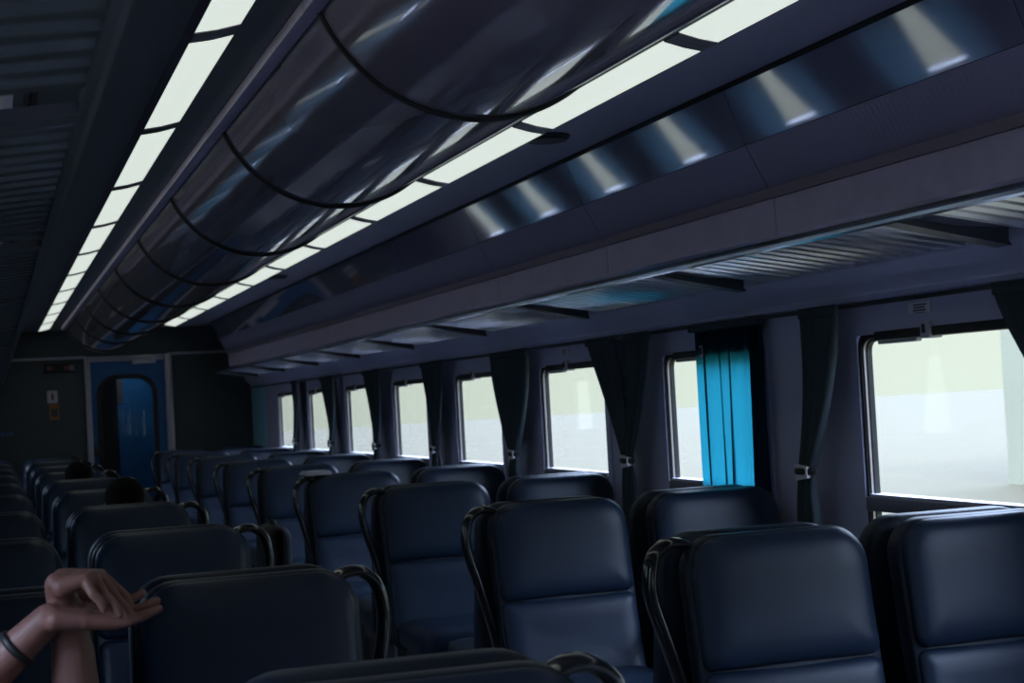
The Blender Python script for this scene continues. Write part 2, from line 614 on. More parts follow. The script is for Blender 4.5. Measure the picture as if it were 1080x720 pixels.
# vestibule behind the door
vb = MB()
vb.box(XL, XR, YE + 2.2, YE + 2.3, 0, CEIL)
struct('wall_vestibule', vb, M['door'], 'blue vestibule wall seen through the end door', 'wall', smooth=False)
vd = MB().box(.75, 1.38, YE + 1.1, YE + 1.16, 0, CEIL)
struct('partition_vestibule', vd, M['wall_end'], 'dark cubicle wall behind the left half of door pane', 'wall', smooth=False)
e = empty('notice', (1.44, YE + 2.195, 1.72), 'pale notice on vestibule wall seen through the door pane', 'notice')
MB().box(-.09, .09, -.006, 0, -.16, .16).build('card', M['bracket'], e, smooth=False)

e = empty('ceiling_light', (1.5, YE + 1.7, CEIL), 'added fill lamp brightening the vestibule beyond the end door', 'ceiling light')
mb = MB()
mb.rings([[(.14 * f_ * math.cos(t), .14 * f_ * math.sin(t), z_) for t in [2 * PI * q / 24 for q in range(24)]] for f_, z_ in ((1, 0), (1, -.02), (.85, -.035))])
mb.build('diffuser', M['lamp_fill'], e)  # lamp added to brighten the view through the door pane

# signs on the end wall
e = empty('indicator_sign', (.715, YE - .001, 1.94), 'dark display box with red marks left of the blue door', 'sign')
MB().bbox(-.16, .16, -.03, 0, -.05, .05, .006).build('housing', M['black'], e)
mb = MB()
mb.box(-.13, -.07, -.034, -.03, -.02, .02)
mb.box(.05, .10, -.034, -.03, -.02, .02)
mb.build('red_mark', M['red'], e, smooth=False)
MB().box(.105, .15, -.033, -.03, -.03, .03).build('pale_panel', M['sill'], e, smooth=False)
e = empty('wall_notice', (.632, YE - .001, 1.64), 'small white and red notice on the end wall', 'notice')
MB().box(-.052, .052, -.006, 0, -.065, .065).build('card', M['white'], e, smooth=False)
MB().box(-.012, .014, -.008, -.006, -.035, .035).build('red_mark', M['red'], e, smooth=False)
e = empty('wall_plate', (.645, YE - .001, 1.48), 'dark ochre plate under the white notice on end wall', 'plate')
MB().box(-.05, .05, -.006, 0, -.085, .085).build('plate_board', M['orange'], e, smooth=False)
MB().box(-.03, .03, -.008, -.006, -.05, .03).build('print', M['ink'], e, smooth=False)
e = empty('wall_lettering', (.10, YE - .001, 1.275), 'faint blue lettering on the end wall at left', 'lettering')
mb = MB()
for i, (a, b) in enumerate(((-.10, -.06), (-.045, -.02), (0.0, .035), (.05, .075), (.09, .115))):
    mb.box(a, b, -.004, 0, -.02, .02)
    mb.box(a + .008, b - .006, -.0045, -.0039, -.008, .008)
mb.build('letters', M['blueprint'], e, smooth=False)

# ------------------------------------------------------------------ ceiling duct
TX, TZ, TRAD = 1.14, 2.470, .410
prof = []
a_max = math.acos((TZ - CEIL - .0) / TRAD)
NA = 48
for i in range(NA + 1):
    a = -a_max + 2 * a_max * i / NA
    prof.append((TX + TRAD * math.sin(a), TZ - TRAD * math.cos(a)))
ring_y = [3.64 + PITCH * k for k in range(-3, 9)]
bounds = [Y0] + ring_y + [16.9]
for i in range(len(bounds) - 1):
    ya, yb = bounds[i], bounds[i + 1]
    if yb < 2.1:
        lab = 'glossy plum duct section overhead behind the viewer'
    else:
        vis = i - 3
        lab = 'glossy plum half-round ceiling duct section, %s along from the viewer' % ORD[max(0, vis)]
    e = empty('ceiling_duct', (0, (ya + yb) / 2, 0), lab, 'duct', 'ceiling duct sections')
    h = (yb - ya) / 2
    mb = MB()
    outer = prof
    inner = [(TX + (x - TX) * .96, TZ + (z - TZ) * .96) for x, z in prof]
    loop = outer + inner[::-1]
    mb.prism(loop, -h + .004, h - .004)
    mb.build('duct_shell', M['tube'], e)
    for sx in (-1, 1):
        MB().bbox(TX + sx * (TRAD * math.sin(a_max) + .012) - .020, TX + sx * (TRAD * math.sin(a_max) + .012) + .020,
                  -h + .003, h - .003, CEIL - .034, CEIL - .001, .006).build('edge_flange', M['fascia'], e)
for i, y in enumerate(ring_y):
    pts = [(TX + (TRAD + .003) * math.sin(a), 0, TZ - (TRAD + .003) * math.cos(a))
           for a in [-a_max + 2 * a_max * q / 40 for q in range(41)]]
    o = MB().tube(pts, .007, .011, n=8).build('duct_ring', M['black'])
    o.location = (0, y, 0)
    tag(o, 'thin black seam ring round the ceiling duct, %s from the viewer' % ORD[max(0, i - 3)]
        if i >= 3 else 'thin black seam ring round the duct behind the viewer', 'ring', 'duct seam rings')
# duct end cap
struct('trim_3', MB().rings([[(x, 16.9, z) for x, z in prof], [(x, 16.94, z) for x, z in prof]]), M['tube'],
       'closed far end of the ceiling duct', 'duct end')

# black oval speakers in the ceiling
for i, (y, n) in enumerate(((5.5, 'near'), (11.36, 'far'))):
    e = empty('ceiling_speaker', (1.966, y, CEIL), '%s black round speaker in the ceiling beside the right light strip' % n,
              'speaker', 'ceiling speakers')
    mb = MB()
    r0 = [(.078 * math.cos(t), .085 * math.sin(t), -.001) for t in [2 * PI * q / 28 for q in range(28)]]
    r1 = [(x, y2, -.014) for x, y2, z in r0]
    r2 = [(x * .9, y2 * .9, -.022) for x, y2, z in r0]
    mb.rings([r0, r1, r2])
    mb.build('grille', M['black'], e)
    mb = MB()
    for q in range(28):
        pass
    mb.tube([(.079 * math.cos(t), .086 * math.sin(t), -.008) for t in [2 * PI * q / 40 for q in range(41)]], .006, n=6, ref=(0, 0, 1), cap=False)
    mb.build('rim', M['metal_dark'], e)

# ------------------------------------------------------------------ light strips
LY = 3.93 - 1.33 * 5
segs = []
while LY < 17.0:
    segs.append((LY, min(LY + 1.33, 17.25)))
    LY += 1.33
for side, xo, xi in (('right', 1.889, 1.775), ('left', .501, .616)):
    for i, (ya, yb) in enumerate(segs):
        h = (yb - ya) / 2
        vi = i - 4
        lab = ('white lit tube cover in the %s ceiling light strip, %s from the viewer' % (side, ORD[max(0, vi)])
               if vi >= 0 else 'white lit tube cover of the %s strip behind the viewer' % side)
        e = empty('ceiling_light', (xo, (ya + yb) / 2, CEIL), lab, 'ceiling light', 'ceiling light covers')
        d_ = xi - xo
        sg = 1 if d_ > 0 else -1
        mb = MB()
        mb.prism([(0.003 * sg, 0), (.003 * sg, -.026), (.5 * d_, -.017), (d_, -.002), (d_, 0)], -h + .048, h - .048)
        mb.build('diffuser', M['lamp'], e)
        MB().prism([(-.010 * sg, 0), (0, -.027), (.003 * sg, -.027), (.003 * sg, 0)], -h + .001, h - .001).build('side_housing', M['lampcap'], e, smooth=False)
        for ca, cb_ in ((-h + .001, -h + .050), (h - .050, h - .001)):
            MB().prism([(.003 * sg, 0), (.003 * sg, -.029), (.5 * d_, -.020), (d_, -.005), (d_ + .004 * sg, 0)], ca, cb_).build('end_cap', M['lampcap'], e, smooth=False)

# ------------------------------------------------------------------ overhead side panels
PB = [3.13 + 1.47 * k for k in range(-4, 10)]
PB[-1] = 17.0


def side_panel(sgn, mirror, i, ya, yb):
    def X(x):
        return x if not mirror else 2 * XC - x
    vis = max(0, i - 3)
    if mirror:
        lab = 'glossy grey panel over the left luggage rack, %s from the viewer' % ORD[vis] if i >= 3 else \
            'glossy grey panel over the left luggage rack behind the viewer'
    else:
        lab = 'glossy grey panel over the right luggage rack, %s from the viewer' % ORD[vis] if i >= 3 else \
            'glossy grey panel over the right luggage rack behind the viewer'
    e = empty('overhead_panel', (0, (ya + yb) / 2, 0), lab, 'overhead panel', 'panels over the luggage racks')
    h = (yb - ya) / 2 - .0025
    MB().prism([(X(2.24), CEIL - .001), (X(2.31), 2.150), (X(2.335), 2.150), (X(2.265), CEIL - .001)], -h, h).build('upper_panel', M['panel'], e)
    MB().prism([(X(2.222), CEIL - .001), (X(2.222), CEIL - .008), (X(2.2405), CEIL - .014), (X(2.2405), CEIL - .001)], -h, h).build('shade_strip', M['black'], e, smooth=False)  # black strip painting in the shadow of the groove along the panel top
    # lower part with fine ribs across
    mb = MB()
    nr = 56
    prof_a = ((2.31, 2.148), (2.382, 2.012))
    vs = []
    nx = .006
    for q in range(nr * 4 + 1):
        y = -h + 2 * h * q / (nr * 4)
        dpt = .0009 * math.sin(q * PI / 2 + .3)
        for (px, pz) in prof_a:
            vs.append((X(px - dpt), y, pz - dpt * .4))
        vs.append((X(prof_a[1][0] + .02), y, prof_a[1][1]))
        vs.append((X(prof_a[0][0] + .02), y, prof_a[0][1]))
    fs = []
    NQ = nr * 4
    for q in range(NQ):
        for a in range(4):
            b = (a + 1) % 4
            fs.append((q * 4 + a, q * 4 + b, q * 4 + 4 + b, q * 4 + 4 + a))
    fs.append((0, 3, 2, 1))
    fs.append((NQ * 4, NQ * 4 + 1, NQ * 4 + 2, NQ * 4 + 3))
    mb.add(vs, fs)
    mb.build('ribbed_panel', M['ribbed'], e, ang=1.2)
    MB().prism([(X(2.376), 2.010), (X(2.392), 1.982), (X(2.43), 1.982), (X(2.43), 2.010)], -h - .002, h + .002).build('strip', M['strip'], e)
    MB().prism([(X(2.400), 1.980), (X(2.402), 1.862), (X(2.43), 1.855), (X(2.43), 1.980)], -h, h).build('fascia', M['fascia'], e)


for i in range(len(PB) - 1):
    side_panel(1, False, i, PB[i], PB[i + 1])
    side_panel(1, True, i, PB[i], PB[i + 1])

# closed soffit above racks (dark gap) and fascia below the racks
for nm, mir in (('right', False), ('left', True)):
    X = (lambda x: 2 * XC - x) if mir else (lambda x: x)
    struct('trim_%d' % (6 if mir else 4), MB().prism([(X(2.43), 1.86), (X(2.43), CEIL), (X(2.75), CEIL), (X(2.75), 1.86)], Y0, 17.0), M['bracket'],
           'dark housing behind the %s overhead panels' % nm, 'housing', smooth=False)
    struct('trim_%d' % (7 if mir else 5), MB().prism([(X(2.655), 1.748), (X(2.712), 1.668), (X(2.722), 1.662), (X(2.722), 1.648), (X(2.75), 1.645), (X(2.75), 1.86), (X(2.66), 1.86)], Y0, YE), M['wall'],
           'grey slanted ledge below the %s luggage rack' % nm, 'ledge', smooth=False)
    struct('trim_%d' % (9 if mir else 8), MB().tube([(X(2.70), Y0, 1.632), (X(2.70), YE, 1.632)], .008, ref=(0, 0, 1)), M['metal_dark'],
           'thin curtain rail over the %s windows' % nm, 'curtain rail')

# ------------------------------------------------------------------ luggage racks
KY = [3.75 + PITCH * k for k in range(-4, 9)]     # seat pair / bracket positions
proto = {}
for side, mir in (('right', False), ('left', True)):
    for i in range(len(KY)):
        ya = KY[i] - .02
        yb = ya + PITCH if i < len(KY) - 1 else YE - .05
        h = (yb - ya) / 2
        vis = i - (1 if mir else 2)
        if vis < 0:
            lab = 'slatted luggage rack section on the %s behind the viewer' % side
        else:
            lab = 'slatted metal luggage rack section along the %s wall, %s from the viewer' % (side, ORD[vis])
        xf = 2.30 if not mir else .140
        xw = 2.68 if not mir else -.34
        zf, zw = (1.812, 1.757) if not mir else (1.80, 1.745)
        e = empty('luggage_rack', (0, (ya + yb) / 2, 0), lab, 'luggage rack', 'luggage rack sections')
        s = -1 if not mir else 1      # direction from wall to aisle
        mb = MB()
        mb.prism([(xf - s * .004, zf - .012), (xf + s * .006, zf - .007), (xf + s * .008, zf + .002), (xf + s * .003, zf + .009), (xf - s * .016, zf + .008), (xf - s * .016, zf - .010)], -h, h)
        mb.build('front_rail', M['rack_shaded'] if mir else M['rail'], e)
        mb = MB()
        nsl = int((2 * h - .16) / .088)
        for q in range(nsl):
            y = -h + .15 + q * .088
            p = [(y - .022, .006), (y - .017, -.006), (y + .017, -.006), (y + .022, .006)]
            vs = [(xf - s * .01, u, zf + v) for u, v in p] + [(xw, u, zw + v) for u, v in p]
            mb.add(vs, [(0, 1, 2, 3), (7, 6, 5, 4), (0, 4, 5, 1), (1, 5, 6, 2), (2, 6, 7, 3), (3, 7, 4, 0)])
        mb.build('slats', M['rack_shaded'] if mir else M['rack'], e, smooth=False)
        mb = MB()
        vs = []
        for (x, z, dz) in ((xf - s * .012, zf - .010, .016), ((xf + xw) / 2, (zf + zw) / 2 - .018, .024), (xw, zw - .026, .05)):
            for (u, v) in ((-h + .012, 0), (-h + .085, 0), (-h + .085, dz), (-h + .012, dz)):
                vs.append((x, u, z + v))
        fs = [(0, 1, 2, 3), (11, 10, 9, 8)]
        for a in range(2):
            for q in range(4):
                r = (q + 1) % 4
                fs.append((a * 4 + q, a * 4 + r, a * 4 + 4 + r, a * 4 + 4 + q))
        mb.add(vs, fs)
        mb.build('bracket', M['bracket'], e, smooth=False)

# ------------------------------------------------------------------ seats


def seat_y(z):
    """plane of the backrest's rear face (seat facing -Y)"""
    t = (z - .36) / .70
    return -.175 + .145 * t + .015 * math.sin(t * PI)


def slab(w0, w1, z0, z1, rt, rb, steps, mi=0, flare=None):
    """rounded slab standing on the backrest curve; steps are (inset, depth) from rear to front"""
    def outline(ins):
        pts = []
        n = 8
        za, zb = z0 + ins, z1 - ins
        for sx, top in ((1, True), (-1, True), (-1, False), (1, False)):
            r = max((rt if top else rb) - ins * .6, .012)
            zc = zb - r if top else za + r
            for k in range(n):
                a = {(1, True): 0, (-1, True): PI / 2, (-1, False): PI, (1, False): 1.5 * PI}[(sx, top)] + PI / 2 * k / (n - 1)
                z = zc + r * math.sin(a)
                t = (z - z0) / (z1 - z0)
                hw = (w0 + (w1 - w0) * t) / 2 - ins
                pts.append(((hw - r) * sx + r * math.cos(a), z))
        # extra points along the long sides keep the curve of the back
        out = []
        for i in range(len(pts)):
            a, b = pts[i], pts[(i + 1) % len(pts)]
            out.append(a)
            L = math.hypot(a[0] - b[0], a[1] - b[1])
            if (i + 1) % n == 0:
                m = 6
                for q in range(1, m):
                    out.append((a[0] + (b[0] - a[0]) * q / m, a[1] + (b[1] - a[1]) * q / m))
        return out
    rings = []
    for ins, dep in steps:
        rings.append([(x, seat_y(z) - dep, z) for x, z in outline(ins)])
    return MB().rings(rings, mi=mi)


def make_seat(handle_side, name):
    """seat facing -Y, origin on the floor at the rear plane; handle_side -1, +1 or 0"""
    e = empty(name, (0, 0, 0), 'seat', 'seat', 'coach seats')
    slab(.50, .505, .34, 1.055, .095, .05,
         [(.05, -.012), (.02, -.006), (.004, .004), (0, .018), (0, .050), (.003, .060), (.010, .066), (.05, .066)]).build('back_shell', M['shell'], e, ang=1.0)
    slab(.486, .484, .725, 1.053, .090, .03,
         [(.012, .05), (.003, .060), (0, .068), (.004, .080), (.014, .090), (.035, .098), (.07, .102), (.11, .103)]).build('headrest', M['leather'], e, ang=1.2)
    slab(.490, .486, .42, .721, .028, .03,
         [(.012, .05), (.003, .058), (0, .066), (.004, .076), (.014, .084), (.035, .089), (.07, .090), (.11, .086)]).build('back_cushion', M['leather'], e, ang=1.2)
    # side bolsters of the shell
    # seat cushion
    mb = MB()
    rings = []
    for z, ins in ((.365, .03), (.370, .008), (.385, 0), (.44, 0), (.462, .008), (.472, .03), (.477, .08), (.478, .12)):
        r = []
        for u, v in rrect(-.235 + ins, .235 - ins, -.665 + ins, -.20 - ins, max(.07 - ins * .5, .015), n=6):
            zz = z + (.02 * (-(v + .2)) / .46 if z > .44 else 0)
            r.append((u, v, zz))
        rings.append(r)
    mb.rings(rings)
    mb.build('seat_cushion', M['leather'], e, ang=1.2)
    mb = MB()
    mb.bbox(-.20, .20, -.60, -.20, .30, .365, .012)
    mb.bbox(-.07, .07, -.50, -.28, .03, .30, .015)
    mb.bbox(-.20, .20, -.55, -.24, 0.0, .03, .01)
    mb.build('pedestal', M['metal_dark'], e)
    sx = -handle_side
    if sx:
        mb = MB()
        path = catmull([(sx * .295, -.225, .60), (sx * .295, -.34, .602), (sx * .295, -.50, .595), (sx * .295, -.555, .575), (sx * .295, -.575, .54)], 5)
        mb.tube(path, .024, .018, n=10, ref=(0, 0, 1))
        mb.tube([(sx * .295, -.50, .585), (sx * .285, -.46, .44), (sx * .235, -.44, .38)], .018, .014, n=8, ref=(1, 0, 0))
        mb.build('armrest', M['armrest'], e)
    if handle_side:
        s = handle_side
        yy = -.030
        path = catmull([(s * .205, yy - .005, 1.022), (s * .235, yy, 1.036), (s * .272, yy, 1.036), (s * .308, yy, 1.005),
                        (s * .322, yy - .005, .945), (s * .318, yy - .012, .885), (s * .298, yy - .03, .80),
                        (s * .276, yy - .045, .71), (s * .258, yy - .055, .63), (s * .245, yy - .06, .56)], 6)
        n = len(path)
        ra = [.015] * n
        rb = [.036] * n
        mb = MB().tube(path, ra, rb, n=14, ref=(0, 1, 0))
        mb.build('grab_handle', M['handle'], e, ang=1.2)
    for ch in e.children:
        ch.data.transform(Matrix.Diagonal((1, 1, .972, 1)))
    return e


prot = {q: make_seat(q, 'coach_seat') for q in (-1, 1, 0)}
used = {q: False for q in prot}


def get_seat(hs):
    if not used[hs]:
        used[hs] = True
        return prot[hs]
    return copy_tree(prot[hs])


ROWS = [3.75 + PITCH * k for k in range(-1, 9)]
for k, yk in enumerate(ROWS):
    for side, pos, x in (('right', 'aisle', 1.855), ('right', 'window', 2.445), ('left', 'aisle', .535), ('left', 'window', -.055)):
        for face in ('front', 'back'):
            if k == 9 and face == 'back':
                continue
            aisle_dir = 0
            if pos == 'aisle':
                aisle_dir = -1 if side == 'right' else 1
            # a seat turned round has its sides swapped
            hs = aisle_dir if face == 'front' else 0
            o = get_seat(hs)
            o.location = (x, yk + (.11 if k == 0 and side == 'left' else 0), 0)
            o.rotation_euler = (0, 0, 0 if face == 'front' else PI)
            what = 'dark blue leather seat facing the viewer' if face == 'front' else 'dark blue seat facing away, back to back'
            o['label'] = '%s, %s-side %s place, %s row from the viewer' % (what, side, pos, ORD[k])
            o['category'] = 'seat'
            o['group'] = 'coach seats %s of the aisle' % side

# ------------------------------------------------------------------ curtains
ZT, ZTIE = 1.640, 1.085


def curtain(y_top, y_tie, w_top, w_tie, label, bulge=0.0, folds=6, zb=.70, x0=2.69, tie=True, mat_=None, straight=False, seed=0, amp=.016):
    rnd = random.Random(seed)
    nu, nv = 72, 44
    ph = rnd.random() * 6
    mb = MB()
    vs = []
    for j in range(nv + 1):
        z = ZT + (zb - ZT) * j / nv
        if tie:
            if z >= ZTIE:
                t = (ZT - z) / (ZT - ZTIE)
                e_ = t ** 1.25 if bulge == 0 else t ** (1.25 + bulge)
                yc = y_top + (y_tie - y_top) * e_
                wd = w_top + (w_tie - w_top) * (t ** (1.1 + bulge))
                xx = x0 + .012 * math.sin(t * PI)
            else:
                t = (ZTIE - z) / (ZTIE - zb)
                yc = y_tie + .012 * t
                wd = w_tie + (.05) * math.sin(min(1, t * 1.2) * PI / 2)
                xx = x0
        else:
            t = (ZT - z) / (ZT - zb)
            yc = y_top + (y_tie - y_top) * t
            wd = w_top + (w_tie - w_top) * t
            xx = x0
        sq = wd / w_top
        for i in range(nu + 1):
            s = i / nu
            a = amp * (.6 + .4 * math.sin(s * 9 + ph)) * (1.0 if tie else 1.0)
            fx = a * math.sin(2 * PI * folds * s + ph + .35 * math.sin(3 * t + s * 5)) * min(1, .35 + t * 3)
            fy = (.35 * wd / folds) * math.cos(2 * PI * folds * s + ph) if tie else (.20 * wd / folds) * math.cos(2 * PI * folds * s + ph + .8 * math.sin(s * 7))
            vs.append((xx - .012 + fx, yc + (s - .5) * wd + fy, z))
    fs = []
    for j in range(nv):
        for i in range(nu):
            a = j * (nu + 1) + i
            fs.append((a, a + 1, a + nu + 2, a + nu + 1))
    mb.add(vs, fs)
    root = empty('curtain', (0, 0, 0), label, 'curtain', 'window curtains')
    cl = mb.build('cloth', mat_ or M['curtain_bunched'], root, ang=3.0)
    # heading tape with hooks
    tp = MB()
    tp.bbox(x0 - .022, x0 + .0, y_top - w_top / 2, y_top + w_top / 2, ZT - .035, ZT - .012, .004)
    tp.build('heading_tape', M['curtain_bunched'], root)
    if tie:
        bd = MB()
        pts = [(x0 - .014 + .022 * math.cos(q * 2 * PI / 20), y_tie + (w_tie / 2 + .006) * math.sin(q * 2 * PI / 20), ZTIE) for q in range(21)]
        bd.tube(pts, .004, .012, n=8, ref=(0, 0, 1), cap=False)
        bd.build('tie_band', M['black'], root)
    return root


def holder(yp, label):
    e = empty('curtain_holder', (2.655, yp, ZTIE - .005), label, 'curtain holder', 'pale curtain holders')
    mb = MB()
    vs = [(-.024, -.042, -.018), (-.024, .040, -.028), (-.024, .040, .030), (-.024, -.042, .020)]
    vs += [(.004, y * .9, z * .9) for _, y, z in vs]
    mb.add(vs, [(0, 1, 2, 3), (7, 6, 5, 4), (0, 4, 5, 1), (1, 5, 6, 2), (2, 6, 7, 3), (3, 7, 4, 0)])
    mb.build('clip_plate', M['clip'], e, smooth=False)


# pillars, nearest first: pillar p lies on the near side of window index p+1 / far side of p
PN = ['first', 'second', 'third', 'fourth', 'fifth', 'sixth', 'seventh', 'eighth']
PIL = [(4.738 + PITCH * k) + .265 for k in range(-1, 7)]
#           A (on the far bay): y_top offset, w_top, bulge ; B (near bay): y_top off, w_top, bulge
SPEC = [
    ((.30, .36, .0), None, 0.0),                       # in front of the nearest window's near end
    (None, (-.18, .25, .0), 0.03),                     # drawn curtain stands in for A
    ((.30, .34, .0), (-.20, .28, .0), 0.03),
    ((.20, .34, .9), (-.18, .30, .2), 0.02),
    ((.15, .30, .1), (-.16, .27, .1), 0.05),
    ((.24, .33, .3), (-.12, .26, .3), 0.02),
    ((.27, .36, .2), (-.12, .22, .1), 0.02),
    ((.06, .22, .0), (-.14, .20, .0), 0.0),
]
for p, yp in enumerate(PIL):
    A, B, dt = SPEC[p]
    if A:
        curtain(yp + A[0], yp + .03 + dt * .3, A[1], .10, 'dark gathered curtain tied at the far side of the %s right pillar from the viewer' % PN[p],
                bulge=A[2], folds=6, seed=p * 2)
    if B:
        curtain(yp + B[0], yp - .03, B[1], .10, x0=2.665, label='dark gathered curtain tied at the near side of the %s right pillar from the viewer' % PN[p],
                bulge=B[2], folds=5, seed=p * 2 + 1)
    holder(yp - .035, 'small pale curtain holder on the %s right window pillar from the viewer' % PN[p])
dr = empty('curtain', (0, 0, 0), 'drawn teal curtain glowing with daylight across the second right window', 'curtain', 'window curtains')
# far edge at Y=5.95, running towards the viewer and doubling back on itself at the near end
key = [(0, 5.985, 0), (.10, 5.885, .006), (.14, 5.895, .014), (.17, 5.870, .004), (.33, 5.745, .010), (.37, 5.752, .019), (.40, 5.730, .006),
       (.47, 5.660, .012), (.50, 5.668, .020), (.53, 5.650, .005), (.66, 5.525, .009), (.70, 5.500, .004), (.78, 5.385, .006), (.80, 5.375, .016), (.88, 5.470, .022),
       (.90, 5.476, .028), (.98, 5.375, .032), (1.0, 5.36, .034)]


def kcur(s_, c):
    for (a0, *p0), (a1, *p1) in zip(key[:-1], key[1:]):
        if s_ <= a1 + 1e-9:
            f_ = (s_ - a0) / (a1 - a0)
            f_ = f_ * f_ * (3 - 2 * f_)
            return p0[c] + (p1[c] - p0[c]) * f_
    return key[-1][c + 1]


mb = MB()
vs = []
NU, NV = 180, 40
for j in range(NV + 1):
    t = j / NV
    z = ZT - (ZT - .74) * t
    for i in range(NU + 1):
        u = i / NU
        wob = .012 * math.sin(2.2 * t + u * 11)
        y = kcur(u, 0) + wob * t * (0.5 if u > .7 else 1.0) - .02 * t * (1 - u)
        x = 2.728 - kcur(u, 1) * (.45 + .8 * t) - .003 * math.sin(u * 60 + t * 2)
        vs.append((x, y, z))
fs = [(j * (NU + 1) + i, j * (NU + 1) + i + 1, (j + 1) * (NU + 1) + i + 1, (j + 1) * (NU + 1) + i) for j in range(NV) for i in range(NU)]
mb.add(vs, fs)
mb.build('cloth', M['curtain'], dr, ang=3.0)
MB().bbox(2.685, 2.722, 5.35, 5.96, ZT - .03, ZT - .008, .004).build('heading_tape', M['curtain_bunched'], dr)
# left side curtains, tied back the same way
for p, yp in enumerate(PIL[:8]):
    for sgn, off in (('far', .41), ('near', -.40)):
        c = curtain(yp + off, yp + (.34 if sgn == 'far' else -.30), .79, .60 if sgn == 'far' else .52, x0=2.70 if sgn == 'far' else 2.665,
                    tie=False, label='dark loosely drawn curtain at the %s side of the %s left pillar from the viewer' % (sgn, PN[p]),
                    seed=60 + p * 2 + (sgn == 'far'), folds=9, amp=.013, mat_=M['curtain_left'])
        c.location = (2 * XC, 0, 0)
        c.scale = (-1, 1, 1)


# ------------------------------------------------------------------ people
def remesh_figure(name, blobs, voxel, mats, region, smooth_it=4):
    """blobs: list of (p0, r0, p1, r1) tapered capsules merged to one continuous skin"""
    bm = bmesh.new()
    for (p0, r0, p1, r1) in blobs:
        p0, p1 = Vector(p0), Vector(p1)
        ax = p1 - p0
        L = ax.length
        if L < 1e-5:
            bmesh.ops.create_icosphere(bm, subdivisions=3, radius=r0, matrix=Matrix.Translation(p0))
            continue
        q = Vector((0, 0, 1)).rotation_difference(ax.normalized()).to_matrix().to_4x4()
        nseg, nr = 20, 6
        prof = []
        for i in range(nr + 1):
            a = -PI / 2 + PI / 2 * i / nr
            prof.append((r0 * math.cos(a), r0 * math.sin(a)))
        for i in range(nr + 1):
            a = PI / 2 * i / nr
            prof.append((r1 * math.cos(a), L + r1 * math.sin(a)))
        rows = []
        for (r, z) in prof:
            if r < 1e-5:
                rows.append([bm.verts.new((Matrix.Translation(p0) @ q) @ Vector((0, 0, z)))])
            else:
                rows.append([bm.verts.new((Matrix.Translation(p0) @ q) @ Vector((r * math.cos(2 * PI * k / nseg), r * math.sin(2 * PI * k / nseg), z))) for k in range(nseg)])
        for a, b in zip(rows[:-1], rows[1:]):
            if len(a) == 1 and len(b) == 1:
                continue
            for k in range(nseg):
                k2 = (k + 1) % nseg
                if len(a) == 1:
                    bm.faces.new((a[0], b[k2], b[k]))
                elif len(b) == 1:
                    bm.faces.new((a[k], a[k2], b[0]))
                else:
                    bm.faces.new((a[k], a[k2], b[k2], b[k]))
    me = bpy.data.meshes.new(name + '_raw')
    bm.to_mesh(me)
    bm.free()
    tmp = bpy.data.objects.new(name + '_raw', me)
    C.objects.link(tmp)
    m = tmp.modifiers.new('r', 'REMESH')
    m.mode = 'VOXEL'
    m.voxel_size = voxel
    m2 = tmp.modifiers.new('s', 'SMOOTH')
    m2.factor = 0.5
    m2.iterations = smooth_it
    dg = bpy.context.evaluated_depsgraph_get()
    dg.update()
    res = bpy.data.meshes.new_from_object(tmp.evaluated_get(dg))
    res.name = name
    bpy.data.objects.remove(tmp)
    res.materials.clear()
    for mm in mats:
        res.materials.append(mm)
    for p in res.polygons:
        p.material_index = region(p.center)
    res.shade_smooth()
    return res


def head_blobs(c, fwd, r=.078):
    """skull, jaw, nose, ears, neck stub around head centre c facing fwd"""
    c, fwd = Vector(c), Vector(fwd).normalized()
    up = Vector((0, 0, 1))
    sd = fwd.cross(up)
    b = [(c + up * .02 - fwd * .02, r + .006, c + up * .02 + fwd * .012, r),
         (c - up * .035 + fwd * .025, r * .78, c - up * .075 + fwd * .045, r * .52),
         (c + up * .0 + fwd * .088, .010, c - up * .030 + fwd * .098, .014),
         (c - up * .058 + fwd * .080 - sd * .018, .008, c - up * .058 + fwd * .080 + sd * .018, .008)]
    for s in (-1, 1):
        b.append((c + sd * s * .080 + up * .012, .014, c + sd * s * .080 - up * .022, .011))
        b.append((c + up * .022 + fwd * .078 + sd * s * .032, .014, c + up * .022 + fwd * .078 + sd * s * .020, .013))
    return b


def hair_cap(c, fwd, parent, back=True):
    c, fwd = Vector(c), Vector(fwd).normalized()
    up = Vector((0, 0, 1))
    bl = [(c + up * .045 - fwd * .03, .090, c + up * .045 + fwd * .005, .083),
          (c + up * .01 - fwd * .045, .080, c - up * .07 - fwd * .055, .058)]
    me = remesh_figure('hair', bl, .009, [M['hair']], lambda p: 0, 3)
    o = bpy.data.objects.new('hair', me)
    C.objects.link(o)
    o.parent = parent
    o.matrix_parent_inverse = parent.matrix_world.inverted() if False else Matrix.Identity(4)
    return o


